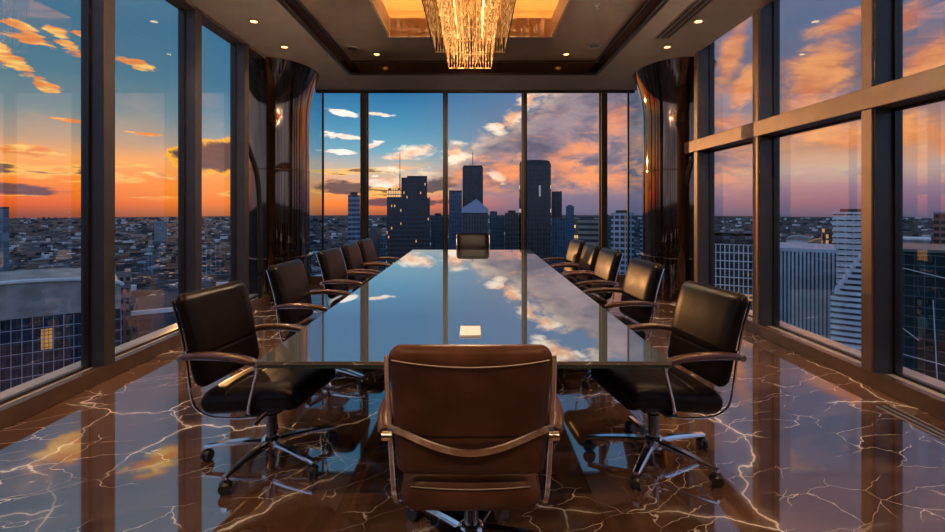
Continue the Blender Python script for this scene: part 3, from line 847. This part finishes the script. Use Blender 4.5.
t, w, h, dp = tower('office_tower', 348, 360, 195, 420, A1, 'slim blue striped tower just left of the wide left post of the far window', dep=14)
roofbox(t, 'roof_plant', -w*.3, w*.3, 3, 9, h, h+2.5, STEEL)
t, w, h, dp = tower('twin_block_tower', 387, 430, 197, 430, A2, 'dark stepped office block with a tall antenna, left of the far window centre', dep=30)
x0 = -w/2 + w*.33
link('upper_block', bx(x0, w/2-2.2, 4, 26, h, h+17), A2, t, 0)
link('roof_ridge', bx(x0+5, w/2-2.2, 4, 24, h+17, h+18.5), STEEL, t, 0)
m_lit = mat_facade('lit_top_floor', (.10, .07, .05, 1), (.2, .1, .04, 1), 2.0, 3.5, .2, .2, .8, (1, .55, .2, 1), litstr=.9)
link('lit_penthouse', bx(-w/2, x0-.2, 2, 18, h, h+7.5), m_lit, t, 0)
b = bm_new(); tube(b, [(x0-1.2, 8, h), (x0-1.2, 8, h+20)], .5, n=8); tube(b, [(x0-1.2, 8, h+20), (x0-1.2, 8, h+39)], .25, n=8); link('antenna', b, STEEL, t, 40)
t, w, h, dp = tower('low_office_block', 431, 443.5, 216, 470, A3, 'low teal glass block between the antenna tower and the second post', dep=12)
roofbox(t, 'roof_plant', -w*.2, w*.3, 2, 8, h, h+2.5, STEEL)
t, w, h, dp = tower('glass_tower', 449, 462, 192, 480, A4, 'narrow blue glass tower right of the second far window post', dep=14)
roofbox(t, 'roof_parapet', -w/2, w/2, 0, 1, h, h+1.5, STEEL)
t, w, h, dp = tower('antenna_tower', 462.5, 483, 167, 520, A7, 'tall dark tower with a mast rising behind the gabled tower', dep=20)
roofbox(t, 'crown', -w/2+.8, w/2-.8, 1, 18, h, h+1.8, STEEL)
b = bm_new(); tube(b, [(0, 8, h), (0, 8, h+16)], .35, n=8); tube(b, [(-2.5, 8, h), (-2.5, 8, h+5)], .2, n=6); link('antenna', b, STEEL, t, 40)
x, zt = site(475, 210, 360); w = 26*360/F; h = zt-GZ
t = thing('gabled_tower', 'slate tower with a pale pointed gable top in front of the mast tower', 'building', (x, 360, GZ), -math.atan2(x, 360))
link('facade', bx(-w/2, w/2, 0, 18, 0, h), A5, t, 0)
b = bm_new(); prism_y(b, [(-w/2-.3, h-2.0), (w/2+.3, h-2.0), (w/2+.3, h+.6), (w*.05, h+8.0), (-w/2-.3, h+1.2)], -.6, 18.4)
link('gable_roof', b, pmat('pale_blue_roof', (.34, .42, .55, 1), .35), t, 0)
t, w, h, dp = tower('stepped_block', 490, 504, 216, 430, A3, 'low dark blue stepped block right of the gabled tower', dep=14)
roofbox(t, 'upper_step', -w/2, 0, 2, 12, h, h+4, A3)
t, w, h, dp = tower('dark_block', 505, 518.5, 213, 400, A7, 'plain dark block close to the left of the tallest tower', dep=14)
roofbox(t, 'roof_plant', -3, 3, 2, 8, h, h+2, STEEL)
x, zt = site(535, 164, 400); w = 32*400/F; h = zt-GZ
t = thing('skyscraper', 'tallest black skyscraper with a rounded crown, beside the third far post', 'skyscraper', (x, 400, GZ), -math.atan2(x, 400))
b = bm_new(); prism(b, [(-w/2, 3), (-w/2+1, .8), (-w/2+3, 0), (w/2-3, 0), (w/2-1, .8), (w/2, 3), (w/2, 24), (-w/2, 24)], 0, h); link('facade', b, A7, t, 0)
b = bm_new(); prism_y(b, [(-w/2+.5, h)] + [(w/2-.5, h)] + [((w/2-.8)*math.cos(PI*k/10), h+1.0+2.4*math.sin(PI*k/10)**.5) for k in range(11)], .6, 22); link('crown', b, STEEL, t, 0)
b = bm_new()
for k in range(5): box(b, -w/2+3+k*(w-6)/4-.25, -w/2+3+k*(w-6)/4+.25, -.3, .3, 40, h-2)
link('facade_rib', b, pmat('dark_bronze_rib', (.10, .07, .055, 1), .3, .6), t, 0)
b = bx(w*.12, w*.18, -.12, .1, h-26, h-17); link('lit_sign', b, emis('pale_sign_light', (.8, .9, 1, 1), .22), t, 0)
t, w, h, dp = tower('wide_block', 551.5, 566, 218, 430, A4, 'wide blue block touching the right foot of the tallest skyscraper', dep=16)
roofbox(t, 'upper_tower', -w/2, w*.22, 2, 12, h, h+23, A7)
t, w, h, dp = tower('banded_office', 574, 602, 219, 330, A8, 'pale banded office block left of the fourth far window post', dep=20)
roofbox(t, 'roof_plant', -w*.3, w*.2, 3, 12, h, h+1.6, STEEL)
m_lit2 = mat_facade('amber_lit_stair', (.10, .08, .06, 1), (.12, .09, .05, 1), 1.4, 3.4, .3, .4, .55, (1, .65, .25, 1), litstr=.8)
roofbox(t, 'lit_stairwell', -w/2-.1, -w/2+2.6, -.3, .2, h-34, h-1, m_lit2)
t, w, h, dp = tower('banded_tower', 611, 634, 213, 300, A9, 'white banded tower seen between the right far post and the column', dep=16)
roofbox(t, 'roof_plant', -w*.3, w*.3, 3, 9, h, h+1.6, STEEL)
x, zt = site(373, 243, 300)
t = thing('domed_hall', 'dark domed roof low behind the far left chairs', 'building', (x, 300, GZ))
b = bm_new(); lathe(b, [(4.2, 0), (4.2, zt-GZ)], 28); link('drum', b, STEEL, t, 40)
b = bm_new(); lathe(b, [(4.0*math.cos(PI/2*k/10)+.02, zt-GZ+10.0*math.sin(PI/2*k/10)) for k in range(11)], 28); link('dome', b, pmat('dark_dome', (.03, .032, .038, 1), .3), t, 40)
for (p0, p1, yt, d, m_, lb) in ((566, 574, 206, 620, A4, 'thin distant blue block between the wide block and the banded office'),
        (602, 611, 216, 520, A3, 'distant teal block behind the fourth far window post'),
        (367, 386, 236, 330, A3, 'low dark glass block below the antenna tower at left'),
        (640, 668, 222, 380, A9, 'white banded block behind the right lacquered column'),
        (679, 697, 214, 260, A1, 'blue striped tower between the right column and the last right post')):
    t, w, h, dp = tower('office_block', p0, p1, yt, d, m_, lb, dep=12)
    roofbox(t, 'roof_plant', -w*.25, w*.25, 2, 6, h, h+1.2, STEEL)

# ---- left: the arched arena-like block and its neighbours
d = 105.0
x, zt = site(22, 318, d)
t = thing('arched_office', 'large office with a curved concrete roof band and blue window grid, left window', 'building', (x, d, GZ), R(38))
h = zt-GZ; W = 34.0
GRIDM = mat_facade('blue_grid_facade', (.03, .045, .07, 1), (.022, .035, .06, 1), 1.7, 2.5, .04, .04, 0, (1, .55, .2, 1), rough=.1, litstr=.5)
link('glass_grid', bx(-W/2, W/2, 0, 26, 0, h), GRIDM, t, 0)
b = bm_new(); prism_y(b, [(-W/2, h), (W/2, h)] + [(W/2*math.cos(PI*k/24), h+5.2+2.4*math.sin(PI*k/24)) for k in range(25)], -.5, 26); link('roof_band', b, CONC, t, 0)
b = bm_new(); tube(b, [((W/2+.3)*math.cos(PI*k/24), -.7, h+5.3+2.45*math.sin(PI*k/24)) for k in range(25)], .8, .7, up=(0, 1, 0)); link('roof_edge', b, WHITEC, t, 30)
b = bm_new()
for k in range(21): box(b, -W/2+k*W/20-.055, -W/2+k*W/20+.055, -.22, 0, h-44, h)
for k in range(18): box(b, -W/2, W/2, -.20, 0, h-k*2.5-.05, h-k*2.5+.05)
link('window_grid', b, pmat('blue_grey_frame', (.42, .50, .60, 1), .45), t, 0)
link('lit_window', bx(3.0, 5.0, -.2, .02, h-7.2, h-2.8), mat_facade('amber_window', (.1, .06, .03, 1), (.25, .12, .04, 1), .66, .88, .15, .15, .97, (1, .45, .12, 1), litstr=.38), t, 0)
t, w, h, dp = tower('stone_tower', 112, 131, 272, 150, mat_facade('stone_facade', (.24, .20, .19, 1), (.03, .03, .04, 1), 1.6, 3.2, .5, .5), 'slim stone tower beside the curved roof office, second left window', dep=9)
roofbox(t, 'roof_house', -1.5, .8, 2, 5, h, h+2.2, STEEL); roofbox(t, 'ledge', -w/2-.3, w/2+.3, -.4, 9, h-3.2, h-2.8, CONC)
t, w, h, dp = tower('glass_hall', 133, 186, 312, 128, A3, 'low glass hall with a white roof edge in the second left window', dep=26)
roofbox(t, 'roof', -w/2+.5, w/2-.5, .5, 25.5, h, h+.5, pmat('dark_roofing', (.05, .05, .055, 1), .95)); roofbox(t, 'roof_edge', -w/2-.3, w/2+.3, -.4, .5, h-.2, h+.8, WHITEC)
t, w, h, dp = tower('edge_tower', -30, 9.5, 209, 240, mat_facade('pale_blue_facade', (.17, .24, .30, 1), (.14, .21, .27, 1), 3, 3.8, .06, .08), 'pale blue tower cut by the left edge of the picture', dep=20)
roofbox(t, 'roof_parapet', -w/2, w/2, 0, 1, h, h+1, STEEL)
t, w, h, dp = tower('slab_block', 154.5, 167, 221, 2300, A9, 'lone pale slab block on the plain under the setting sun', dep=40)
roofbox(t, 'roof_plant', -12, 12, 6, 24, h, h+5, STEEL)

# ---- right: the neighbours below the window
t, w, h, dp = tower('gridded_block', 702, 757, 236, 190, mat_facade('dark_bays', (.03, .035, .045, 1), (.022, .03, .045, 1), 2.4, 2.7, .1, .1), 'dark block with a white square window grid in the third right window', dep=24)
b = bm_new(); W = w
for k in range(13): box(b, -W/2+k*W/12-.16, -W/2+k*W/12+.16, -.7, 0, h-52, h-3.2)
for k in range(17): box(b, -W/2, W/2, -.6, 0, h-3.2-k*3.1-.16, h-3.2-k*3.1+.16)
link('window_grid', b, WHITEC, t, 0)
link('cornice', bx(-W/2-.5, W/2+.5, -1.0, 24, h-1.2, h), STEEL, t, 0)
b = bm_new()
for k in range(20): box(b, -W/2+k*W/19-.14, -W/2+k*W/19+.14, -.8, -.4, h-3.2, h-1.2)
link('balustrade', b, STEEL, t, 0)
t = thing('orange_crane', 'orange gantry in front of the white gridded block', 'crane', (*[site(738, 300, 178)[0], 178], GZ), -.47)
z_ = site(738, 300, 178)[1]-GZ
b = bm_new(); box(b, -.35, .35, -.35, .35, 0, z_+3); link('mast', b, pmat('orange_paint', (.75, .24, .03, 1), .5), t, 0)
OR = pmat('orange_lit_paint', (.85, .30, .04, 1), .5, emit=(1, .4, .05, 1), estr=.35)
b = bm_new(); box(b, -5.5, 5.5, -.3, .3, z_, z_+.7); box(b, -5.5, 5.5, -.3, .3, z_+1.6, z_+2.0)
for k in range(7): box(b, -5.4+k*1.75, -5.2+k*1.75, -.25, .25, z_+.7, z_+1.6)
link('boom', b, OR, t, 0)
BLUEG = pmat('blue_grey_cladding', (.44, .52, .60, 1), .4, .15, 1.5, .12, .3)
t, w, h, dp = tower('finned_block', 768, 835, 249, 118, pmat('fin_recess', (.06, .08, .105, 1), .3), 'blue grey block with tall vertical fins in the second right window', dep=20)
b = bm_new()
nf = 17
for k in range(nf): box(b, -w/2+k*w/nf, -w/2+(k+.58)*w/nf, -.8, 0, h-60, h-.6)
link('facade_fins', b, BLUEG, t, 0)
roofbox(t, 'parapet', -w/2-.1, w/2+.1, -.9, 20, h-.6, h+.2, BLUEG)
t, w, h, dp = tower('terraced_block', 830, 884, 300, 98, pmat('dark_band_glass', (.045, .06, .08, 1), .15), 'pale stepped block with horizontal bands right of the vertical fins', dep=9)
W = w; b = bm_new()
for k in range(22):
    zz = h+9-k*1.15; x0 = -W/2 + max(0, (8-k))*.62
    box(b, x0, W/2, -.9, 8.5 if k < 8 else 0, zz, zz+.62)
link('banded_terrace', b, pmat('pale_blue_band', (.62, .70, .76, 1), .5, 0, 1.45, .1, .4), t, 0)
b = bm_new()
for k in range(8): box(b, -W/2+(8-k)*.62+.3, W/2, -.4, 8, h+9-k*1.15-.55, h+9-k*1.15)
link('terrace_glass', b, pmat('terrace_window', (.05, .065, .085, 1), .15), t, 0)
t, w, h, dp = tower('white_banded_hotel', 833, 866, 212, 230, mat_facade('white_ribbon_facade', (.70, .70, .70, 1), (.03, .05, .08, 1), 3.0, 2.7, .16, .42), 'white tower with thin horizontal window bands by the tan right post', dep=16)
b = bm_new()
for k in range(16): box(b, -w/2-.4, w/2, -.7, 0, h-k*2.7-.9, h-k*2.7)
link('balcony_band', b, WHITEC, t, 0)
roofbox(t, 'roof_plant', -w*.3, w*.4, 2, 10, h, h+1.4, STEEL)
b = bm_new(); prism(b, [(-w/2-4.6, 4), (-w/2-4.2, 1.6), (-w/2-3, .4), (-w/2-.5, 0), (-w/2-.5, 12), (-w/2-4.6, 12)], 0, h-8)
link('curved_amber_glass', b, mat_facade('amber_curved_facade', (.05, .045, .045, 1), (.10, .06, .035, 1), 1.2, 2.7, .15, .3, .45, (1, .42, .10, 1), litstr=.6), t, 0)
t, w, h, dp = tower('low_hall', 786, 812, 240, 330, WHITEC, 'low pale hall with a curved roof behind the finned block', dep=18, part='walls')
b = bm_new(); prism_y(b, [(w/2*math.cos(PI*k/14), h+2.6*math.sin(PI*k/14)) for k in range(15)], -.5, 18); link('barrel_roof', b, CONC, t, 0)
t, w, h, dp = tower('sloped_roof_hall', 808, 836, 243, 270, STEEL, 'dark hall with an amber lit sloping roof beside the white banded tower', dep=14, part='walls')
b = bm_new(); prism_y(b, [(-w/2, h), (w/2, h), (w/2, h+3.6), (-w/2+3, h+1.5)], -.5, 14); link('sloping_roof', b, pmat('amber_lit_roof', (.45, .22, .06, 1), .3), t, 0)  # orange light on the roof is painted into its colour
t, w, h, dp = tower('teal_glass_block', 886, 1040, 254, 92, mat_facade('dark_teal_facade', (.055, .10, .105, 1), (.010, .035, .038, 1), 1.5, 2.0, .06, .08, 0, rough=.08), 'dark teal glass block filling the rightmost window', dep=20)
b = bm_new()
for k, (xa, za, xb, zb) in enumerate(((-.48, -3, -.05, -5), (-.48, -14, -.30, -17), (-.20, -9, -.16, -30), (-.46, -20, .2, -22), (-.05, -5, .48, -5.4))):
    tube(b, [(xa*w, -.1, h+za), (xb*w, -.1, h+zb)], .09, n=6)
link('pale_facade_line', b, WHITEC, t, 0)
roofbox(t, 'parapet', -w/2-.15, w/2+.15, -.3, 20, h, h+.5, pmat('teal_grey_metal', (.12, .16, .16, 1), .35, .3))
t, w, h, dp = tower('brick_block', 933, 985, 214, 200, mat_facade('brick_facade', (.30, .13, .08, 1), (.05, .03, .03, 1), 2.2, 2.6, .2, .45), 'red brick block with dark bands at the right edge of the picture', dep=16)
roofbox(t, 'roof_parapet', -w/2-.2, w/2+.2, -.2, 1, h, h+.8, CONC)
t, w, h, dp = tower('flat_hall', 896, 930, 240, 260, CONC, 'flat pale hall behind the dark teal block in the rightmost window', dep=20, part='walls')
roofbox(t, 'white_roof', -w/2-.4, w/2+.4, -.4, 20, h, h+.8, WHITEC)

# ---- low houses and sheds spread over the plain, each its own building
def lowrise_mesh(k):
    b = bm_new(); w = random.uniform(9, 22); dd = random.uniform(8, 18); hh = random.uniform(5, 11)
    box(b, -w/2, w/2, -dd/2, dd/2, 0, hh); box(b, -w*.2, w*.1, -dd*.2, dd*.2, hh, hh+3)
    return b
lm = [mat_facade('lowrise_facade_%d' % k, c, (.03, .035, .045, 1), 3.5, 3.4, .4, .5, .03, (1, .6, .3, 1), litstr=.4) for k, c in enumerate(((.16, .14, .14, 1), (.42, .40, .39, 1), (.09, .085, .09, 1)))]
protos = []
for k in range(9):
    b = lowrise_mesh(k); me = bpy.data.meshes.new('lowrise'); bmesh.ops.recalc_face_normals(b, faces=b.faces[:]); b.to_mesh(me); b.free(); me.materials.append(lm[k % 3]); protos.append(me)
placed = [(o.location.x, o.location.y, 34) for o in S.objects if o.type == 'EMPTY' and o.location.z < -100]
sides = [(-44, -21, 'small low building on the plain seen through the left windows', 140), (-18, -5, 'small low building on the plain seen through the far left panes', 60),
         (23, 44, 'small low building on the plain seen through the right windows', 100)]
for a0, a1, lb, cnt in sides:
    for k in range(cnt):
        a = R(random.uniform(a0, a1)); u = random.random(); y = 420*(9.0**u) if a0 < 0 else 700*(5.0**u)
        for tr in range(60):
            x_ = y*math.tan(a); r_ = 15*(1.4+1.7*u)
            if all((x_-q[0])**2+(y-q[1])**2 > (r_+q[2])**2 for q in placed): break
            a = R(random.uniform(a0, a1)); u = random.random(); y = 420*(9.0**u) if a0 < 0 else 700*(5.0**u)
        else: continue
        placed.append((x_, y, r_))
        o = bpy.data.objects.new('lowrise_building', random.choice(protos)); C.objects.link(o)
        o.location = (y*math.tan(a), y, GZ); o.rotation_euler = (0, 0, random.uniform(0, PI)); s = 1.0+1.2*u; o.scale = (s*1.4, s, .8+u*.5)
        tag(o, lb, 'building', 'low buildings ' + lb.split('building ')[1])

# the countless roofs further out, too many and too small to tell apart
rg = random.Random(11)
b = bm_new(); mi = []
for k in range(5200):
    a = R(rg.uniform(-52, 52)); y = 700*(9.5**rg.random())
    x_ = y*math.tan(a)
    if any((x_-q[0])**2+(y-q[1])**2 < (q[2]+22)**2 for q in placed): continue
    w, dd, hh = rg.uniform(6, 22)*(1+y/4000), rg.uniform(6, 20), rg.uniform(3, 9)*(1+y/5000)
    n0 = len(b.faces); c, s_ = math.cos(a*.8), math.sin(a*.8)
    lo = [b.verts.new((x_+ux*w*c+uy*dd*s_, y-ux*w*s_+uy*dd*c, GZ)) for ux, uy in ((-.5, -.5), (.5, -.5), (.5, .5), (-.5, .5))]
    hi = [b.verts.new(v.co+Vector((0, 0, hh))) for v in lo]
    b.faces.new(hi)
    for j in range(4): b.faces.new((lo[j], lo[(j+1) % 4], hi[(j+1) % 4], hi[j]))
    mi += [rg.choice((0, 0, 1, 2, 2))]*5
o = link('distant_rooftops', b, pmat('grey_roofs', (.12, .11, .115, 1), .8), None, 0)
o.data.materials.append(pmat('white_roofs', (.75, .72, .70, 1), .7)); o.data.materials.append(pmat('dark_roofs', (.03, .03, .034, 1), .8))
for p, m_ in zip(o.data.polygons, mi): p.material_index = m_
tag(o, 'countless small roofs of the outer city on the plain below the horizon', 'rooftops', kind='stuff')

# ------------------------------------------------------------------ sun, camera, view
sun = bpy.data.lights.new('setting_sun', 'SUN'); sun.energy = .6; sun.color = (1, .46, .16); sun.angle = 0.0
so = bpy.data.objects.new('setting_sun', sun); C.objects.link(so)
sd = Vector((math.sin(R(-30)), math.cos(R(-30)), math.tan(R(4.0)))).normalized()
so.rotation_euler = (-sd).to_track_quat('-Z', 'Y').to_euler()
cam = bpy.data.cameras.new('camera'); co = bpy.data.objects.new('camera', cam); C.objects.link(co)
co.location = (0, 0, EYE); co.rotation_euler = (PI/2, 0, 0)
cam.sensor_width = 36; cam.lens = F/945*36; cam.shift_x = -(PX-472.5)/945; cam.shift_y = -(266-PY)/945
cam.clip_start = .05; cam.clip_end = 30000
S.camera = co
vs = S.view_settings; vs.view_transform = 'Standard'; vs.look = 'None'; vs.gamma = 1; vs.exposure = 0.12; vs.use_curve_mapping = False
S.cycles.use_denoising = True
S.cycles.max_bounces = 10; S.cycles.transparent_max_bounces = 40; S.cycles.glossy_bounces = 6; S.cycles.diffuse_bounces = 4
S.cycles.sample_clamp_indirect = 6.0; S.cycles.caustics_reflective = False; S.cycles.caustics_refractive = False
